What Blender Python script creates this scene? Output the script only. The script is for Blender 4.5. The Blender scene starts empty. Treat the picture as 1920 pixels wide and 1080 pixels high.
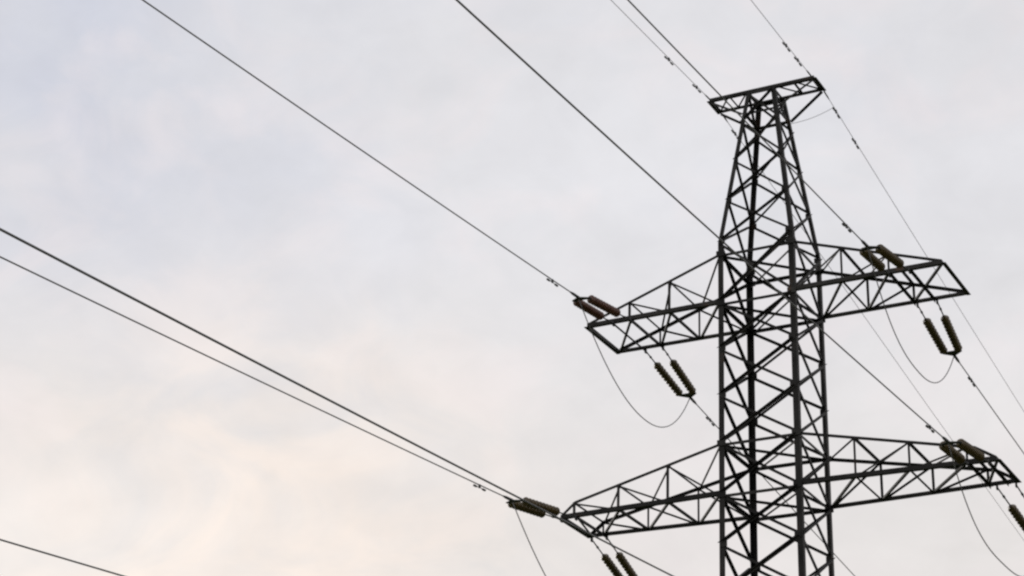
import bpy, bmesh, math, random
from mathutils import Vector as V, Matrix

random.seed(4)
S = bpy.context.scene
COL = S.collection

# ------------------------------------------------------------------ camera
CAM = V((13.833, -36.248, 1.6))
FW = V((-0.43665144, 0.80114874, 0.40926301))
RT = V((0.88375543, 0.4670756, 0.02857832))
UP = V((0.16826128, -0.37416717, 0.91196879))
cd = bpy.data.cameras.new('camera')
cd.sensor_width = 36.0
cd.lens = 3935.37 * 36.0 / 1920.0
cd.clip_start = 0.1
cd.clip_end = 6000.0
cam = bpy.data.objects.new('camera', cd)
COL.objects.link(cam)
m3 = Matrix((RT, UP, -FW)).transposed()
cam.matrix_world = Matrix.Translation(CAM) @ m3.to_4x4()
S.camera = cam

# ------------------------------------------------------------------ render
S.view_settings.view_transform = 'Standard'
S.view_settings.look = 'None'
S.view_settings.exposure = 0.0
S.view_settings.gamma = 1.0
S.view_settings.use_curve_mapping = False
S.render.engine = 'CYCLES'
S.cycles.pixel_filter_type = 'BLACKMAN_HARRIS'
S.cycles.filter_width = 2.4
S.cycles.max_bounces = 6

# ------------------------------------------------------------------ overcast sky
SUN_EL = math.radians(17.0)
SUN_AZ = math.radians(-58.0)            # clockwise from +Y


def build_world():
    w = bpy.data.worlds.new('World')
    S.world = w
    w.use_nodes = True
    nt = w.node_tree
    N, L = nt.nodes, nt.links
    N.clear()

    def node(t, **k):
        n = N.new(t)
        for a, b in k.items():
            setattr(n, a, b)
        return n

    def math_(op, a, b=None, c=None, clamp=False):
        n = node('ShaderNodeMath', operation=op, use_clamp=clamp)
        for i, x in enumerate((a, b, c)):
            if x is None:
                continue
            if isinstance(x, (int, float)):
                n.inputs[i].default_value = x
            else:
                L.new(x, n.inputs[i])
        return n.outputs[0]

    tc = node('ShaderNodeTexCoord')
    dirn = tc.outputs['Generated']

    def noise(scale, detail, rough, dist, loc, sc=(1, 1, 1)):
        mp = node('ShaderNodeMapping')
        mp.inputs['Location'].default_value = loc
        mp.inputs['Scale'].default_value = sc
        L.new(dirn, mp.inputs['Vector'])
        n = node('ShaderNodeTexNoise')
        n.inputs['Scale'].default_value = scale
        n.inputs['Detail'].default_value = detail
        n.inputs['Roughness'].default_value = rough
        n.inputs['Distortion'].default_value = dist
        L.new(mp.outputs[0], n.inputs['Vector'])
        return n.outputs['Fac']

    def lobe(d, inner, outer):
        """1 within `inner` radians of world direction d, 0 beyond `outer`."""
        n = node('ShaderNodeVectorMath', operation='DOT_PRODUCT')
        L.new(dirn, n.inputs[0])
        n.inputs[1].default_value = V(d).normalized()
        ang = math_('ARCCOSINE', n.outputs['Value'])
        mr = node('ShaderNodeMapRange', interpolation_type='SMOOTHSTEP')
        L.new(ang, mr.inputs['Value'])
        mr.inputs['From Min'].default_value = inner
        mr.inputs['From Max'].default_value = outer
        mr.inputs['To Min'].default_value = 1.0
        mr.inputs['To Max'].default_value = 0.0
        return mr.outputs['Result']

    def mix(f, a, b):
        n = node('ShaderNodeMix', data_type='RGBA')
        if isinstance(f, (int, float)):
            n.inputs[0].default_value = f
        else:
            L.new(f, n.inputs[0])
        for i, x in ((6, a), (7, b)):
            if isinstance(x, tuple):
                n.inputs[i].default_value = (*x, 1)
            else:
                L.new(x, n.inputs[i])
        return n.outputs[2]

    big = noise(6.0, 3.0, 0.5, 0.6, (1.3, 0.2, 2.1), (1, 1, 1.7))
    mid = noise(15.0, 5.0, 0.55, 0.8, (4.3, 1.7, 0.4), (1, 1, 1.5))
    tint = noise(11.0, 4.0, 0.55, 0.5, (7.1, 3.3, 6.4), (1, 1, 1.6))
    fine = noise(38.0, 4.0, 0.55, 0.4, (0.3, 5.2, 3.1), (1, 1, 1.4))

    # cloud tones, times 10 because the background strength is 0.1
    base = (7.93, 7.86, 8.13)
    blue = (6.2, 6.4, 7.25)
    warm = (9.8, 8.65, 7.8)
    pink = (8.5, 7.7, 7.75)
    # blue-grey thinner cloud high on the left
    fb = math_('MULTIPLY', lobe((-0.66, 0.64, 0.475), 0.02, 0.29),
               math_('MULTIPLY_ADD', big, 2.4, -0.45, clamp=True))
    fb = math_('MULTIPLY_ADD', math_('SUBTRACT', tint, 0.52), 0.8, fb, clamp=True)
    # warm glow low on the left where the sun is behind the cloud
    fw = math_('MULTIPLY', lobe((-0.545, 0.77, 0.265), 0.0, 0.20),
               math_('MULTIPLY_ADD', mid, 3.0, -0.75, clamp=True))
    # faint pinkish lit patches anywhere in the sheet
    fp = math_('MULTIPLY_ADD', mid, 3.0, -1.45, clamp=True)
    sep = node('ShaderNodeSeparateXYZ')
    L.new(dirn, sep.inputs[0])
    low = node('ShaderNodeMapRange', interpolation_type='SMOOTHSTEP')
    L.new(sep.outputs['Z'], low.inputs['Value'])
    for k, q in (('From Min', 0.46), ('From Max', 0.27), ('To Min', 0.0), ('To Max', 1.0)):
        low.inputs[k].default_value = q
    c = mix(fb, base, blue)
    # the sheet turns a little warmer towards the horizon
    c = mix(math_('MULTIPLY', low.outputs['Result'], 0.85), c, (8.5, 8.05, 7.75))
    c = mix(math_('MULTIPLY', fp, 0.6), c, pink)
    c = mix(fw, c, warm)
    # soft light and dark in the cloud sheet
    v = math_('MULTIPLY_ADD', math_('SUBTRACT', big, 0.5), 0.22, 1.0)
    v = math_('MULTIPLY_ADD', math_('SUBTRACT', mid, 0.5), 0.13, v)
    v = math_('MULTIPLY_ADD', math_('SUBTRACT', fine, 0.5), 0.11, v)
    sc = node('ShaderNodeVectorMath', operation='SCALE')
    L.new(c, sc.inputs[0])
    L.new(v, sc.inputs['Scale'])

    sky = node('ShaderNodeTexSky', sky_type='NISHITA')
    sky.sun_disc = False
    sky.sun_elevation = SUN_EL
    sky.sun_rotation = SUN_AZ
    out = mix(0.95, sky.outputs[0], sc.outputs[0])
    bg = node('ShaderNodeBackground')
    bg.inputs['Strength'].default_value = 0.1
    L.new(out, bg.inputs['Color'])
    wo = node('ShaderNodeOutputWorld')
    L.new(bg.outputs[0], wo.inputs['Surface'])


build_world()

sl = bpy.data.lights.new('sun', 'SUN')
sl.energy = 0.6
sl.angle = math.radians(20)
sl.color = (1.0, 0.94, 0.86)
so = bpy.data.objects.new('sun', sl)
COL.objects.link(so)
sd = V((math.sin(SUN_AZ) * math.cos(SUN_EL), math.cos(SUN_AZ) * math.cos(SUN_EL), math.sin(SUN_EL)))
so.rotation_euler = sd.to_track_quat('Z', 'Y').to_euler()
so.location = sd * 100


# ------------------------------------------------------------------ materials
def mat(name, c1, c2, scale=6.0, rough=0.6, metal=0.0, bump=0.0, spec=0.3, c3=None, vary=0.0):
    m = bpy.data.materials.new(name)
    m.use_nodes = True
    nt = m.node_tree
    N, L = nt.nodes, nt.links
    b = N['Principled BSDF']
    b.inputs['Roughness'].default_value = rough
    b.inputs['Metallic'].default_value = metal
    b.inputs['Specular IOR Level'].default_value = spec
    tc = N.new('ShaderNodeTexCoord')
    n = N.new('ShaderNodeTexNoise')
    n.inputs['Scale'].default_value = scale
    n.inputs['Detail'].default_value = 5
    L.new(tc.outputs['Object'], n.inputs['Vector'])
    r = N.new('ShaderNodeValToRGB')
    r.color_ramp.elements[0].position = 0.35
    r.color_ramp.elements[0].color = (*c1, 1)
    r.color_ramp.elements[1].position = 0.65
    r.color_ramp.elements[1].color = (*c2, 1)
    if c3:
        e = r.color_ramp.elements.new(0.72)
        e.color = (*c3, 1)
    L.new(n.outputs['Fac'], r.inputs['Fac'])
    if vary:
        # every rolled member left the works with its own tone
        oi = N.new('ShaderNodeObjectInfo')
        mr = N.new('ShaderNodeMapRange')
        mr.inputs['To Min'].default_value = 1.0 - vary
        mr.inputs['To Max'].default_value = 1.0 + vary
        L.new(oi.outputs['Random'], mr.inputs['Value'])
        sc = N.new('ShaderNodeVectorMath')
        sc.operation = 'SCALE'
        L.new(r.outputs['Color'], sc.inputs[0])
        L.new(mr.outputs['Result'], sc.inputs['Scale'])
        L.new(sc.outputs['Vector'], b.inputs['Base Color'])
    else:
        L.new(r.outputs['Color'], b.inputs['Base Color'])
    if bump:
        bp = N.new('ShaderNodeBump')
        bp.inputs['Strength'].default_value = bump
        L.new(n.outputs['Fac'], bp.inputs['Height'])
        L.new(bp.outputs[0], b.inputs['Normal'])
    return m


STEEL = mat('weathered_steel', (0.0075, 0.007, 0.0065), (0.029, 0.0275, 0.026), 2.2, 0.6, 0.0, 0.05, 0.2, (0.050, 0.030, 0.020), 0.6)
FITTING = mat('dull_fitting_steel', (0.04, 0.04, 0.042), (0.07, 0.07, 0.07), 9.0, 0.6, 0.2)
GLAZE = mat('olive_brown_glaze', (0.062, 0.043, 0.016), (0.094, 0.066, 0.024), 9.0, 0.25, 0.0, 0.0, 0.5)
RUSTY = mat('red_brown_glaze', (0.085, 0.036, 0.024), (0.12, 0.052, 0.034), 9.0, 0.25, 0.0, 0.0, 0.5)
CABLE = mat('aluminium_strand', (0.10, 0.10, 0.105), (0.16, 0.16, 0.165), 20.0, 0.55, 0.2)
GRASS = mat('grass_ground', (0.035, 0.055, 0.018), (0.085, 0.095, 0.035), 0.35, 0.9, 0.0, 0.3, 0.1, (0.11, 0.09, 0.05))
CONC = mat('footing_concrete', (0.26, 0.25, 0.24), (0.36, 0.35, 0.33), 5.0, 0.9, 0.0, 0.2, 0.2)


# ------------------------------------------------------------------ builders
def link(name, bm, material, parent=None, smooth=False):
    me = bpy.data.meshes.new(name)
    bmesh.ops.recalc_face_normals(bm, faces=bm.faces[:])
    bm.to_mesh(me)
    bm.free()
    me.materials.append(material)
    if smooth:
        for p in me.polygons:
            p.use_smooth = True
    o = bpy.data.objects.new(name, me)
    COL.objects.link(o)
    if parent is not None:
        o.parent = parent
        pw = V((0, 0, 0))
        q = parent
        while q is not None:
            pw += q.location
            q = q.parent
        o.location = -pw                     # meshes are written in world coordinates
    return o


def thing(name, label, cat, loc=(0, 0, 0), group=None):
    o = bpy.data.objects.new(name, None)
    o.empty_display_size = 0.3
    COL.objects.link(o)
    o.location = loc
    return tag(o, label, cat, group)


def tag(o, label, cat, group=None):
    o['label'] = label
    o['category'] = cat
    if group:
        o['group'] = group
    return o


def angle(bm, p, q, n1, n2, w=0.06, t=None, off=0.0):
    """Rolled steel L-angle from p to q; heel on the line p-q, flanges along n1 and n2."""
    p, q, n1, n2 = V(p), V(q), V(n1), V(n2)
    t = t or max(0.007, w * 0.11)
    u = (q - p).normalized()
    n2 = (n2 - u * n2.dot(u)).normalized()
    n1 = n1 - u * n1.dot(u)
    n1 = (n1 - n2 * n1.dot(n2)).normalized()
    sec = ((0, 0), (w, 0), (w, t), (t, t), (t, w), (0, w))
    rows = []
    for e in (p, q):
        rows.append([bm.verts.new(e + n1 * a + n2 * (b + off)) for a, b in sec])
    for i in range(6):
        j = (i + 1) % 6
        bm.faces.new((rows[0][i], rows[0][j], rows[1][j], rows[1][i]))
    bm.faces.new(rows[0][::-1])
    bm.faces.new(rows[1])


def box(bm, c, ax, ay, az):
    c, ax, ay, az = V(c), V(ax), V(ay), V(az)
    vs = [bm.verts.new(c + ax * i + ay * j + az * k) for i in (-1, 1) for j in (-1, 1) for k in (-1, 1)]
    for f in ((0, 1, 3, 2), (4, 6, 7, 5), (0, 4, 5, 1), (2, 3, 7, 6), (0, 2, 6, 4), (1, 5, 7, 3)):
        bm.faces.new([vs[i] for i in f])


def frame(u):
    u = V(u).normalized()
    a = V((0, 0, 1)) if abs(u.z) < 0.9 else V((1, 0, 0))
    s = u.cross(a).normalized()
    return u, s, s.cross(u)


def lathe(bm, p, u, prof, seg=14):
    """Surface of revolution about axis u from p; prof = [(distance, radius)]."""
    u, s, t = frame(u)
    rings = []
    for d, r in prof:
        rings.append([bm.verts.new(V(p) + u * d + (s * math.cos(a) + t * math.sin(a)) * r)
                      for a in (2 * math.pi * i / seg for i in range(seg))])
    for a, b in zip(rings, rings[1:]):
        for i in range(seg):
            j = (i + 1) % seg
            bm.faces.new((a[i], a[j], b[j], b[i]))
    bm.faces.new(rings[0][::-1])
    bm.faces.new(rings[-1])


def tube(bm, pts, r, seg=8):
    pts = [V(p) for p in pts]
    rings = []
    for i, p in enumerate(pts):
        u = (pts[min(i + 1, len(pts) - 1)] - pts[max(i - 1, 0)])
        u, s, t = frame(u)
        rings.append([bm.verts.new(p + (s * math.cos(a) + t * math.sin(a)) * r)
                      for a in (2 * math.pi * k / seg for k in range(seg))])
    for a, b in zip(rings, rings[1:]):
        for i in range(seg):
            j = (i + 1) % seg
            bm.faces.new((a[i], a[j], b[j], b[i]))
    bm.faces.new(rings[0][::-1])
    bm.faces.new(rings[-1])


# ------------------------------------------------------------------ ground
bm = bmesh.new()
R_ = 2600.0
for x in (-1, 1):
    for y in (-1, 1):
        bm.verts.new((x * R_, y * R_, 0))
bm.verts.ensure_lookup_table()
bm.faces.new([bm.verts[i] for i in (0, 2, 3, 1)])
g = link('ground', bm, GRASS)
g['kind'] = 'structure'

# ------------------------------------------------------------------ pylon geometry
Z1, Z2, Z3 = 18.51, 14.51, 10.51          # undersides of the upper, middle and lower arms
H1, H2 = 1.075, 1.04                      # depth of the arms at the body
ZK = Z1 + 1.33                            # the body begins to taper to the top here
ZT = Z1 + 4.92                            # top of the pylon
HW = 0.80                                 # half width of the straight body
HT = 0.315                                 # half width of the top
HB = 2.15                                 # half width at the foot


def hw(z):
    if z <= Z3:
        return HB + (HW + 0.0055 * (ZK - Z3) - HB) * z / Z3
    if z <= ZK:
        return HW + 0.0055 * (ZK - z)
    return HW + (HT - HW) * (z - ZK) / (ZT - ZK)


def corner(sx, sy, z):
    w = hw(z)
    return V((sx * w, sy * w, z))


pylon = thing('lattice_pylon', 'tall dark steel lattice pylon with crossarms on both sides', 'pylon')

CORNERS = [(-1, -1), (1, -1), (1, 1), (-1, 1)]
for sx, sy in CORNERS:
    bm = bmesh.new()
    for za, zb, w in ((0.0, Z3, 0.14), (Z3, ZK, 0.112), (ZK, ZT, 0.09)):
        angle(bm, corner(sx, sy, za), corner(sx, sy, zb), (-sx, 0, 0), (0, -sy, 0), w, w * 0.11)
    link('leg', bm, STEEL, pylon)
    bm = bmesh.new()
    c = corner(sx, sy, 0)
    box(bm, c + V((0, 0, 0.15)), (0.4, 0, 0), (0, 0.4, 0), (0, 0, 0.3))
    link('concrete_footing', bm, CONC, pylon)

# the four faces: (corner a, corner b, outward normal); a is left and b right seen on the photo's side
FACES = [((-1, -1), (1, -1), V((0, -1, 0))),
         ((-1, 1), (1, 1), V((0, 1, 0))),
         ((-1, -1), (-1, 1), V((-1, 0, 0))),
         ((1, -1), (1, 1), V((1, 0, 0)))]

p3 = (Z2 - Z3 - H2) / 3
p2 = (Z1 - Z2 - H2) / 3
LEVELS = [Z3, Z3 + H2, Z3 + H2 + p3, Z3 + H2 + 2 * p3, Z2, Z2 + H2, Z2 + H2 + p2, Z2 + H2 + 2 * p2, Z1, ZK,
          ZK + 0.98, ZK + 1.93, ZK + 2.84, ZT]
UPV = V((0, 0, 1))
for ca, cb, n in FACES:
    for i, (za, zb) in enumerate(zip(LEVELS, LEVELS[1:])):
        w = 0.056 if zb <= ZK else 0.046
        for a0, b0, side in ((corner(*ca, za), corner(*cb, zb), 1), (corner(*ca, zb), corner(*cb, za), -1)):
            bm = bmesh.new()
            d = b0 - a0
            ins = d.normalized() * (0.065 if side > 0 else 0.03)
            flat = n.cross(d).normalized()
            if flat.z > 0:
                flat = -flat
            # the rising member lies outside the leg flange, the falling one inside it
            angle(bm, a0 + ins - flat * w * 0.5, b0 - ins - flat * w * 0.5, flat, n * side, w,
                  off=0.003 if side > 0 else 0.018)
            link('diagonal_brace', bm, STEEL, pylon)
    for z in (Z3, Z3 + H2, Z2, Z2 + H2, Z1, Z1 + H1, ZT - 0.5, ZT):
        bm = bmesh.new()
        w = 0.06 if z < ZK else 0.05
        a0, b0 = corner(*ca, z), corner(*cb, z)
        ins = (b0 - a0).normalized() * 0.02
        angle(bm, a0 + ins, b0 - ins, -UPV if z < ZT else -UPV, -n, w, off=0.02)
        link('horizontal_brace', bm, STEEL, pylon)

# flat cross bracing inside the body at the arm levels
for z in (Z2, Z2 + H2, Z1, Z1 + H1):
    for k, (a, b) in enumerate((((-1, -1), (1, 1)), ((-1, 1), (1, -1)))):
        bm = bmesh.new()
        angle(bm, corner(*a, z - 0.03 - 0.07 * k) * 1.0, corner(*b, z - 0.03 - 0.07 * k), (0, 0, -1),
              V((1, 1, 0)) if k else V((1, -1, 0)), 0.045)
        link('plan_brace', bm, STEEL, pylon)

# wide lower body, below the picture
bm = bmesh.new()
LOW = [0.35, 4.2, 7.6, Z3]
for ca, cb, n in FACES:
    for za, zb in zip(LOW, LOW[1:]):
        for a0, b0, side in ((corner(*ca, za), corner(*cb, zb), 1), (corner(*ca, zb), corner(*cb, za), -1)):
            d = b0 - a0
            flat = n.cross(d).normalized()
            angle(bm, a0, b0, flat, n * side, 0.075, off=0.004 if side > 0 else 0.02)
        angle(bm, corner(*ca, zb - 0.05), corner(*cb, zb - 0.05), (0, 0, -1), -n, 0.07, off=0.02)
link('lower_bracing', bm, STEEL, pylon)

# gusset plates where the arms meet the legs
for z in (Z2, Z2 + H2, Z1, Z1 + H1):
    for sx, sy in CORNERS:
        bm = bmesh.new()
        c = corner(sx, sy, z)
        box(bm, c + V((-sx * 0.06, sy * 0.022, 0.0)), (0.09, 0, 0), (0, 0.004, 0), (0, 0, 0.06))
        link('gusset_plate', bm, STEEL, pylon)


for ca, cb, n in FACES[:2]:
    for z in LEVELS[1:-1]:
        if any(abs(z - q) < 0.05 for q in (Z2, Z2 + H2, Z1)):
            continue
        for c, k in ((ca, 1), (cb, -1)):
            bm = bmesh.new()
            w = hw(z) / HW
            box(bm, corner(*c, z) + V((k * 0.085 * w, n.y * 0.010, 0.0)), (0.07 * w, 0, 0), (0, 0.003, 0), (0, 0, 0.055))
            link('joint_plate', bm, STEEL, pylon)


def lerp(a, b, t):
    return V(a) + (V(b) - V(a)) * t


def crossarm(sx, z, h, L, d, fr, blunt, hang):
    """One arm: two bottom chords and tip beam (the arm mesh), top chords, posts, struts and diagonals as sub-parts."""
    wb = hw(z)
    x0 = wb + 0.002
    root = {s: V((sx * x0, s * wb, z)) for s in (-1, 1)}
    tip = {s: V((sx * L, s * d, z)) for s in (-1, 1)}
    top0 = {s: V((sx * (hw(z + h) + 0.002), s * hw(z + h), z + h)) for s in (-1, 1)}
    bm = bmesh.new()
    for s in (-1, 1):
        angle(bm, root[s], tip[s], (0, 0, 1), (0, -s, 0), 0.085)
    angle(bm, tip[-1] + V((sx * 0.004, -0.02, 0)), tip[1] + V((sx * 0.004, 0.02, 0)), (0, 0, 1), (sx, 0, 0), 0.08)
    arm = link('crossarm', bm, STEEL, pylon)
    tops = {}
    for s in (-1, 1):
        bm = bmesh.new()
        if blunt:
            e = lerp(root[s], tip[s], blunt) + V((0, 0, 0.32))
            angle(bm, top0[s], e, (0, 0, -1), (0, -s, 0), 0.058)
            angle(bm, e, tip[s] + V((0, 0, 0.09)), (0, 0, -1), (0, -s, 0), 0.058)
        else:
            e = tip[s] + V((0, 0, 0.09))
            angle(bm, top0[s], e, (0, 0, -1), (0, -s, 0), 0.058)
        link('top_chord', bm, STEEL, arm)

        def at_top(f, s=s, e=e):
            fe = blunt or 1.0
            return lerp(top0[s], e, min(f / fe, 1.0))
        tops[s] = at_top
    nodes = [0.0] + list(fr)
    for i, f in enumerate(nodes):
        bot = {s: lerp(root[s], tip[s], f) for s in (-1, 1)}
        top = {s: tops[s](f) for s in (-1, 1)}
        if i:
            for s in (-1, 1):
                bm = bmesh.new()
                angle(bm, bot[s] + V((0, -s * 0.012, 0.01)), top[s] + V((0, -s * 0.012, -0.01)), (sx, 0, 0), (0, -s, 0), 0.042)
                link('post', bm, STEEL, arm)
                # falls from the upper node back towards the body
                pb = lerp(root[s], tip[s], nodes[i - 1])
                bm = bmesh.new()
                a, b = top[s] + V((0, -s * 0.02, -0.03)), pb + V((sx * 0.04, -s * 0.02, 0.04))
                angle(bm, a, b, (0, 0, -1), (0, -s, 0), 0.036)
                link('diagonal_brace', bm, STEEL, arm)
            for nm, ends, dz in (('cross_strut', bot, 0.012), ('cross_strut', top, -0.015)):
                bm = bmesh.new()
                angle(bm, ends[-1] + V((0, 0.012, dz)), ends[1] + V((0, -0.012, dz)), (0, 0, 1 if dz > 0 else -1), (sx, 0, 0), 0.046)
                link(nm, bm, STEEL, arm)
    # level zigzag in the bottom and the top plane; all lean the same way
    seq = nodes + [1.0]
    for i in range(len(seq) - 1):
        fi, fo = seq[i], seq[i + 1]
        fa, fb = (fi, fo) if sx > 0 else (fo, fi)      # far end is the one further left
        bm = bmesh.new()
        a = lerp(root[1], tip[1], fa) + V((0, -0.03, 0.02))
        b = lerp(root[-1], tip[-1], fb) + V((0, 0.03, 0.02))
        angle(bm, a, b, (0, 0, 1), (1, 0, 0), 0.046)
        link('diagonal_brace', bm, STEEL, arm)
        if i < len(seq) - 2:
            bm = bmesh.new()
            a = tops[1](fa) + V((0, -0.03, -0.02))
            b = tops[-1](fb) + V((0, 0.03, -0.02))
            angle(bm, a, b, (0, 0, -1), (1, 0, 0), 0.04)
            link('diagonal_brace', bm, STEEL, arm)
    # heavier struts carrying the insulator sets
    for hx in hang:
        f = (hx - x0) / (L - x0)
        if f > 0.985:
            continue
        bm = bmesh.new()
        a, b = lerp(root[-1], tip[-1], f), lerp(root[1], tip[1], f)
        angle(bm, a + V((0, 0.01, -0.004)), b + V((0, -0.01, -0.004)), (sx, 0, 0), (0, 0, -1), 0.05)
        link('hanger_strut', bm, STEEL, arm)
    return arm


XU, XM = 2.92, 4.1
HANG_U = (XU - 0.2, XU + 0.2)
D1, D2 = 0.775, 0.68
crossarm(-1, Z1, H1, 3.70, D1, (0.367, 0.673), None, HANG_U)
crossarm(1, Z1, H1, 3.75, D1 + 0.03, (0.32, 0.64), None, HANG_U)
crossarm(-1, Z2, H2, 4.27, D2, (0.316, 0.63, 0.916), 0.916, (XM - 0.17, XM + 0.13))
crossarm(1, Z2, H2, 4.5, D2, (0.28, 0.56, 0.85), 0.90, (XM - 0.1, XM + 0.24))
crossarm(-1, Z3, H2, 3.70, D1, (0.367, 0.673), None, HANG_U)
crossarm(1, Z3, H2, 3.75, D1, (0.32, 0.64), None, HANG_U)

# earth wire arm across the top
LT, DT = 1.15, 0.285
bm = bmesh.new()
for s in (-1, 1):
    angle(bm, (-LT, s * DT, ZT + 0.004), (LT, s * DT, ZT + 0.004), (0, 0, 1), (0, -s, 0), 0.072)
for sx in (-1, 1):
    angle(bm, (sx * LT, -DT - 0.02, ZT + 0.004), (sx * LT, DT + 0.02, ZT + 0.004), (0, 0, 1), (sx, 0, 0), 0.07)
cap = link('earth_wire_arm', bm, STEEL, pylon)
for sx in (-1, 1):
    for s in (-1, 1):
        bm = bmesh.new()
        lo = corner(sx, s, ZT - 0.5)
        angle(bm, (sx * (LT - 0.02), s * DT, ZT - 0.004), lo + V((sx * 0.005, 0, 0)), (0, 0, -1), (0, -s, 0), 0.046)
        link('under_strut', bm, STEEL, cap)
    xs = (0.32, 0.73, 1.13)
    for a, b in zip(xs, xs[1:]):
        bm = bmesh.new()
        angle(bm, (sx * a, -DT + 0.02, ZT + 0.012), (sx * b, DT - 0.02, ZT + 0.012), (0, 0, 1), (sx, 0, 0), 0.036)
        link('diagonal_brace', bm, STEEL, cap)
        bm = bmesh.new()
        angle(bm, (sx * b, -DT + 0.02, ZT + 0.016), (sx * b, DT - 0.02, ZT + 0.016), (0, 0, 1), (-sx, 0, 0), 0.036)
        link('cross_strut', bm, STEEL, cap)

# ------------------------------------------------------------------ insulator sets
GI = 'double insulator strings at the crossarms'


def insulator_set(side, xa, half, ya, z, yoke, glaze, label):
    """Two strings from two points on the chord to one yoke plate."""
    yoke = V(yoke)
    t = thing('insulator_set', label, 'insulator', (xa, side * ya, z - 0.06), GI)
    ends = []
    for q in (-1, 1):
        p0 = V((xa + q * half, side * (ya + 0.01), z - 0.03))
        pe = yoke + V((q * 0.15, 0, 0))
        u = (pe - p0).normalized()
        Ltot = (pe - p0).length
        n, pitch = 10, 0.122
        ls = n * pitch
        lk = Ltot - ls - 0.07
        bm = bmesh.new()
        box(bm, p0 + V((0, 0, 0.0)), (0.012, 0, 0), (0, 0.04, 0), (0, 0, 0.05))
        lathe(bm, p0, u, [(0, 0.014), (lk * 0.45, 0.014), (lk * 0.46, 0.024), (lk * 0.54, 0.024), (lk * 0.55, 0.014), (lk, 0.014)], 8)
        link('link_rod', bm, FITTING, t, True)
        bm = bmesh.new()
        prof = []
        for k in range(n):
            b = lk + k * pitch
            prof += [(b, 0.02), (b + 0.012, 0.043), (b + 0.05, 0.046), (b + 0.062, 0.062), (b + 0.082, 0.086),
                     (b + 0.092, 0.089), (b + 0.096, 0.08), (b + 0.100, 0.05), (b + 0.112, 0.02)]
        prof.append((lk + ls, 0.02))
        lathe(bm, p0, u, prof, 18)
        link('insulator_string', bm, glaze, t, True)
        bm = bmesh.new()
        lathe(bm, p0 + u * (lk + ls), u, [(0, 0.018), (0.03, 0.022), (0.07, 0.016)], 8)
        link('socket_fitting', bm, FITTING, t, True)
        ends.append(p0 + u * Ltot)
    bm = bmesh.new()
    a, b = ends
    mid = (a + b) * 0.5
    w = V((0, side, -0.12)).normalized()
    vs = []
    for dz in (-0.008, 0.008):
        vs.append([bm.verts.new(p + V((0, 0, dz))) for p in
                   (a + V((-0.05, 0, 0)) - w * 0.03, b + V((0.05, 0, 0)) - w * 0.03, b + V((0.05, 0, 0)) + w * 0.03,
                    mid + w * 0.15 + V((0.04, 0, 0)), mid + w * 0.15 - V((0.04, 0, 0)), a + V((-0.05, 0, 0)) + w * 0.03)])
    bm.faces.new(vs[0])
    bm.faces.new(vs[1][::-1])
    for i in range(6):
        j = (i + 1) % 6
        bm.faces.new((vs[0][i], vs[0][j], vs[1][j], vs[1][i]))
    link('yoke_plate', bm, FITTING, t)
    return mid + w * 0.13


# ------------------------------------------------------------------ conductors
GC = 'conductors strung from the pylon arms'
GE = 'earth wires strung from the pylon top'
GD = 'vibration dampers on the wires'
GJ = 'jumper loops under the arms'


class Span:
    def __init__(s, p, side, a, slope, curve):
        s.p, s.side, s.a, s.s, s.c = V(p), side, a, slope, curve

    def at(s, t):
        return s.p + V((math.sin(s.a) * t, s.side * math.cos(s.a) * t, -s.s * t + s.c * t * t))


def wire(name, p, side, a, slope, curve, r, label, cat, group, length=150.0, clamp=0.42):
    sp = Span(p, side, a, slope, curve)
    ts = [0.0, 0.15, 0.4, 0.8]
    while ts[-1] < length:
        ts.append(ts[-1] + (1.0 if ts[-1] < 60 else 4.0))
    t = thing(name, label, cat, p, group)
    bm = bmesh.new()
    tube(bm, [sp.at(x) for x in ts], r, 8)
    link('wire_strand', bm, CABLE, t, True)
    bm = bmesh.new()
    k = r / 0.0115
    lathe(bm, sp.at(0) - (sp.at(0.2) - sp.at(0)).normalized() * 0.03, sp.at(0.4) - sp.at(0),
          [(0, 0.014 * k), (0.05, 0.03 * k), (clamp * 0.7, 0.028 * k), (clamp, 0.013 * k)], 10)
    link('dead_end_clamp', bm, FITTING, t, True)
    return sp


def damper(sp, dist, label, k=1.0):
    c = sp.at(dist)
    u = (sp.at(dist + 0.1) - sp.at(dist - 0.1)).normalized()
    t = thing('vibration_damper', label, 'damper', c, GD)
    dn = V((0, 0, -1))
    bm = bmesh.new()
    box(bm, c + dn * 0.024, u * 0.022, u.cross(dn).normalized() * 0.016, dn * 0.034)
    link('clamp', bm, FITTING, t)
    bm = bmesh.new()
    pts = [c + u * x + dn * (0.048 + 0.016 * (x / 0.2) ** 2) for x in (-0.2, -0.14, -0.07, 0, 0.07, 0.14, 0.2)]
    tube(bm, pts, 0.007, 6)
    link('messenger_cable', bm, FITTING, t, True)
    for q in (-1, 1):
        bm = bmesh.new()
        lathe(bm, c + u * (q * 0.10 * k) + dn * 0.055, u * q, [(0, 0.012), (0.02, 0.020 * k), (0.11, 0.022 * k), (0.13, 0.012)], 10)
        link('damper_weight', bm, FITTING, t, True)


def jumper(p, q, sag, label, swing=0.0, ex=2.3):
    p, q = V(p), V(q)
    pts = []
    n = 36
    for i in range(n + 1):
        t = i / n
        # a stiff strand: hangs steeply at both ends and is round below
        d = 1 - abs(2 * t - 1) ** ex
        x = p.lerp(q, t)
        pts.append(x + V((swing * d, 0, -sag * d)))
    bm = bmesh.new()
    tube(bm, pts, 0.0105, 8)
    o = link('jumper_loop', bm, CABLE, None, True)
    tag(o, label, 'jumper cable', GJ)


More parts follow.
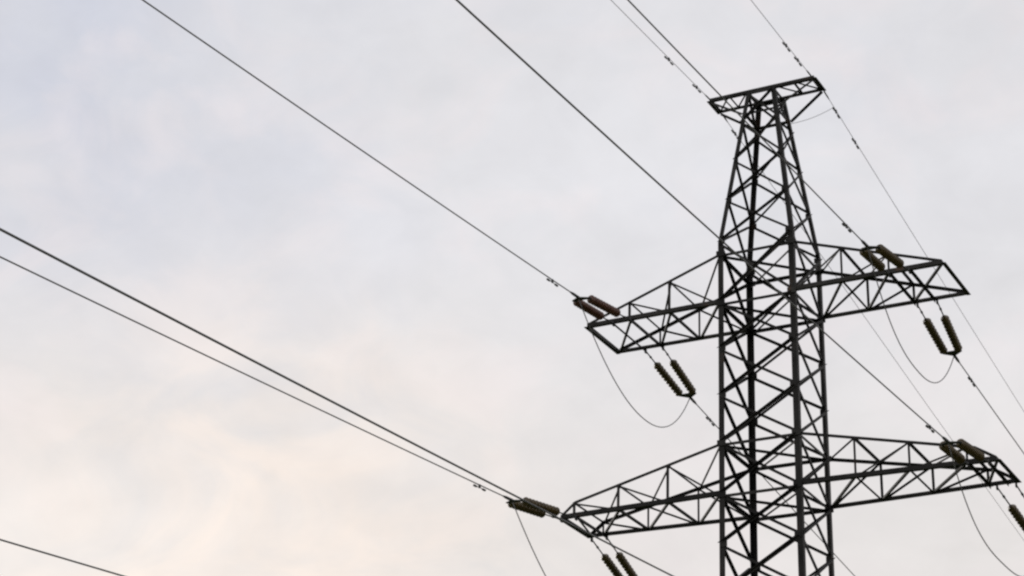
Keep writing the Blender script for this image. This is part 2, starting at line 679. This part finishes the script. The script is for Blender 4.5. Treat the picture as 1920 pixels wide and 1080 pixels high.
# (key, side of the line, arm x, chord y, arm z, yoke, glaze, label)
yd = lambda L, d, x: HW + (d - HW) * (x - HW) / (L - HW)
YU, YM = yd(3.7, D1, XU), yd(4.35, D2, XM)
RC = 0.0118
sets = {}
ends = {}
for key, side, xa, half, ya, z, yoke, glaze, label in (
    ('uln', -1, -XU, 0.2, YU, Z1, (-2.932, -2.62, 18.244), RUSTY, 'reddish brown pair of insulator strings reaching left from the upper left arm'),
    ('ulf', 1, -XU, 0.2, YU, Z1, (-2.934, 2.54, 18.103), GLAZE, 'dark insulator pair slanting down under the upper left arm'),
    ('urn', -1, XU, 0.2, YU, Z1, (2.932, -2.55, 18.225), GLAZE, 'dark insulator pair rising over the top chord of the upper right arm'),
    ('urf', 1, XU + 0.04, 0.2, YU + 0.02, Z1, (2.887, 2.6, 18.135), GLAZE, 'dark insulator pair slanting down under the upper right arm'),
    ('mln', -1, -XM, 0.16, YM, Z2, (-4.269, -2.62, 14.269), GLAZE, 'dark insulator pair reaching left from the tip of the longer lower left arm'),
    ('mlf', 1, -XM, 0.17, YM, Z2, (-4.2, 2.55, 13.99), GLAZE, 'insulator pair slanting down from the longer lower left arm, cut by the bottom edge'),
    ('mrn', -1, XM + 0.08, 0.19, YM, Z2, (4.177, -2.42, 14.292), GLAZE, 'dark insulator pair lying over the tip of the longer lower right arm'),
    ('mrf', 1, XM + 0.2, 0.18, YM, Z2, (4.4, 2.65, 14.03), GLAZE, 'insulator pair slanting down from the longer lower right arm, cut by the right edge'),
    ('lln', -1, -XU, 0.2, YU, Z3, (-2.951, -2.62, 10.236), GLAZE, 'insulator pair on the lowest left arm, towards the viewer'),
    ('lrn', -1, XU, 0.2, YU, Z3, (2.919, -2.62, 10.143), GLAZE, 'insulator pair on the lowest right arm, towards the viewer'),
):
    ends[key] = insulator_set(side, xa, half, ya, z, yoke, glaze, label)

# each conductor starts at its yoke; line angle, slope and curve differ slightly from span to span
sp = {}
for key, side, a, s, c, dx, label in (
    ('uln', -1, 0.00503, 0.0834, 0.00033, 0, 'long conductor from the reddish brown insulators up to the top left edge'),
    ('mln', -1, 0.0008, 0.0777, 0.00025, 0, 'thinner lower line of the two close lines, ending at the lower left insulators'),
    ('urn', -1, 0.0105, 0.0740, 0.00030, 0, 'conductor passing behind the pylon top to the upper right arm'),
    ('mrn', -1, 0.0239, 0.0855, 0.00043, 0, 'conductor crossing behind the pylon body to the longer lower right arm'),
    ('lrn', -1, 0.0066, 0.0702, 0.00030, 0, 'darker upper line of the two close lines, passing on under the lower left arm'),
    ('lln', -1, -0.0010, 0.0898, 0.00028, 0, 'short piece of conductor crossing the bottom left corner'),
    ('ulf', 1, -0.0101, 0.0996, 0.00028, 0, 'conductor running down from the upper left arm and behind the pylon body'),
    ('urf', 1, -0.0007, 0.0855, 0.00028, 0, 'conductor running down right from the insulators under the upper right arm'),
    ('mlf', 1, -0.0080, 0.0950, 0.00028, 0, 'conductor leaving the lower left arm beyond the bottom edge'),
    ('mrf', 1, -0.0050, 0.0900, 0.00028, 0, 'conductor leaving the lower right arm beyond the right edge'),
):
    sp[key] = wire('conductor_wire', ends[key], side, a, s, c, RC, label, 'power line', GC)

RE = 0.0062
for key, p, side, a, s, c, label in (
    ('eln', (-LT + 0.03, -DT - 0.05, ZT + 0.005), -1, 0.0090, 0.0735, 0.00028, 'thin earth wire rising from the left end of the pylon top'),
    ('ern', (LT - 0.02, -DT - 0.05, ZT + 0.03), -1, 0.0268, 0.0568, 0.00028, 'faint thin earth wire rising from the right end of the pylon top'),
    ('elf', (-LT + 0.02, DT + 0.05, ZT + 0.0), 1, -0.0170, 0.1000, 0.00028, 'thin earth wire going down behind the tapered top of the pylon'),
    ('erf', (LT + 0.01, DT + 0.05, ZT + 0.014), 1, -0.0171, 0.1000, 0.00028, 'thin earth wire running down right from the pylon top to the right edge'),
):
    sp[key] = wire('earth_wire', p, side, a, s, c, RE, label, 'earth wire', GE, clamp=0.36)

for key, dist, label in (
    ('uln', 1.15, 'damper on the conductor beside the reddish brown insulators'),
    ('mln', 1.3, 'damper on the line next to the longer lower left arm'),
    ('urn', 1.2, 'damper on the conductor above the upper right insulators'),
    ('mrn', 1.15, 'damper on the conductor above the lower right insulators'),
    ('ulf', 1.15, 'damper under the upper left arm, close to the pylon leg'),
    ('urf', 1.2, 'damper under the upper right arm, on the line going down'),
    ('eln', 0.75, 'damper on the left earth wire, nearest the pylon top'),
    ('eln', 2.2, 'damper on the left earth wire, farther from the pylon top'),
    ('ern', 0.85, 'damper on the right rising earth wire, nearest the pylon top'),
    ('ern', 1.55, 'damper on the right rising earth wire, farther from the pylon top'),
    ('elf', 0.75, 'damper on the earth wire just left of the pylon top'),
    ('erf', 0.75, 'damper on the falling earth wire just right of the pylon top'),
    ('erf', 2.0, 'damper on the falling earth wire, farther below the pylon top'),
):
    damper(sp[key], dist, label, 1.0 if key[0] != 'e' else 0.85)

for a, b, sag, sw, ex, label in (
    ('uln', 'ulf', 1.5, 0.15, 2.1, 'slack jumper loop hanging under the upper left arm'),
    ('urn', 'urf', 1.35, 0.0, 2.4, 'slack jumper loop hanging under the upper right arm'),
    ('mln', 'mlf', 1.75, 0.28, 2.1, 'slack jumper loop under the lower left arm, cut by the bottom edge'),
    ('mrn', 'mrf', 1.3, 0.0, 2.8, 'slack jumper loop under the lower right arm, cut by the right edge'),
):
    jumper(ends[a] + V((0, 0, -0.03)), ends[b] + V((0, 0, -0.03)), sag, label, sw, ex)

# earthing lead from the pylon to the earth wire on the right
p, q = corner(1, 1, ZT - 0.55), sp['erf'].at(0.62)
bm = bmesh.new()
tube(bm, [p.lerp(q, i / 14) + V((0, 0, -0.05 * math.sin(math.pi * i / 14))) for i in range(15)], 0.005, 6)
tag(link('earthing_lead', bm, CABLE, None, True), 'thin pale lead bridging pylon top and right earth wire', 'cable')
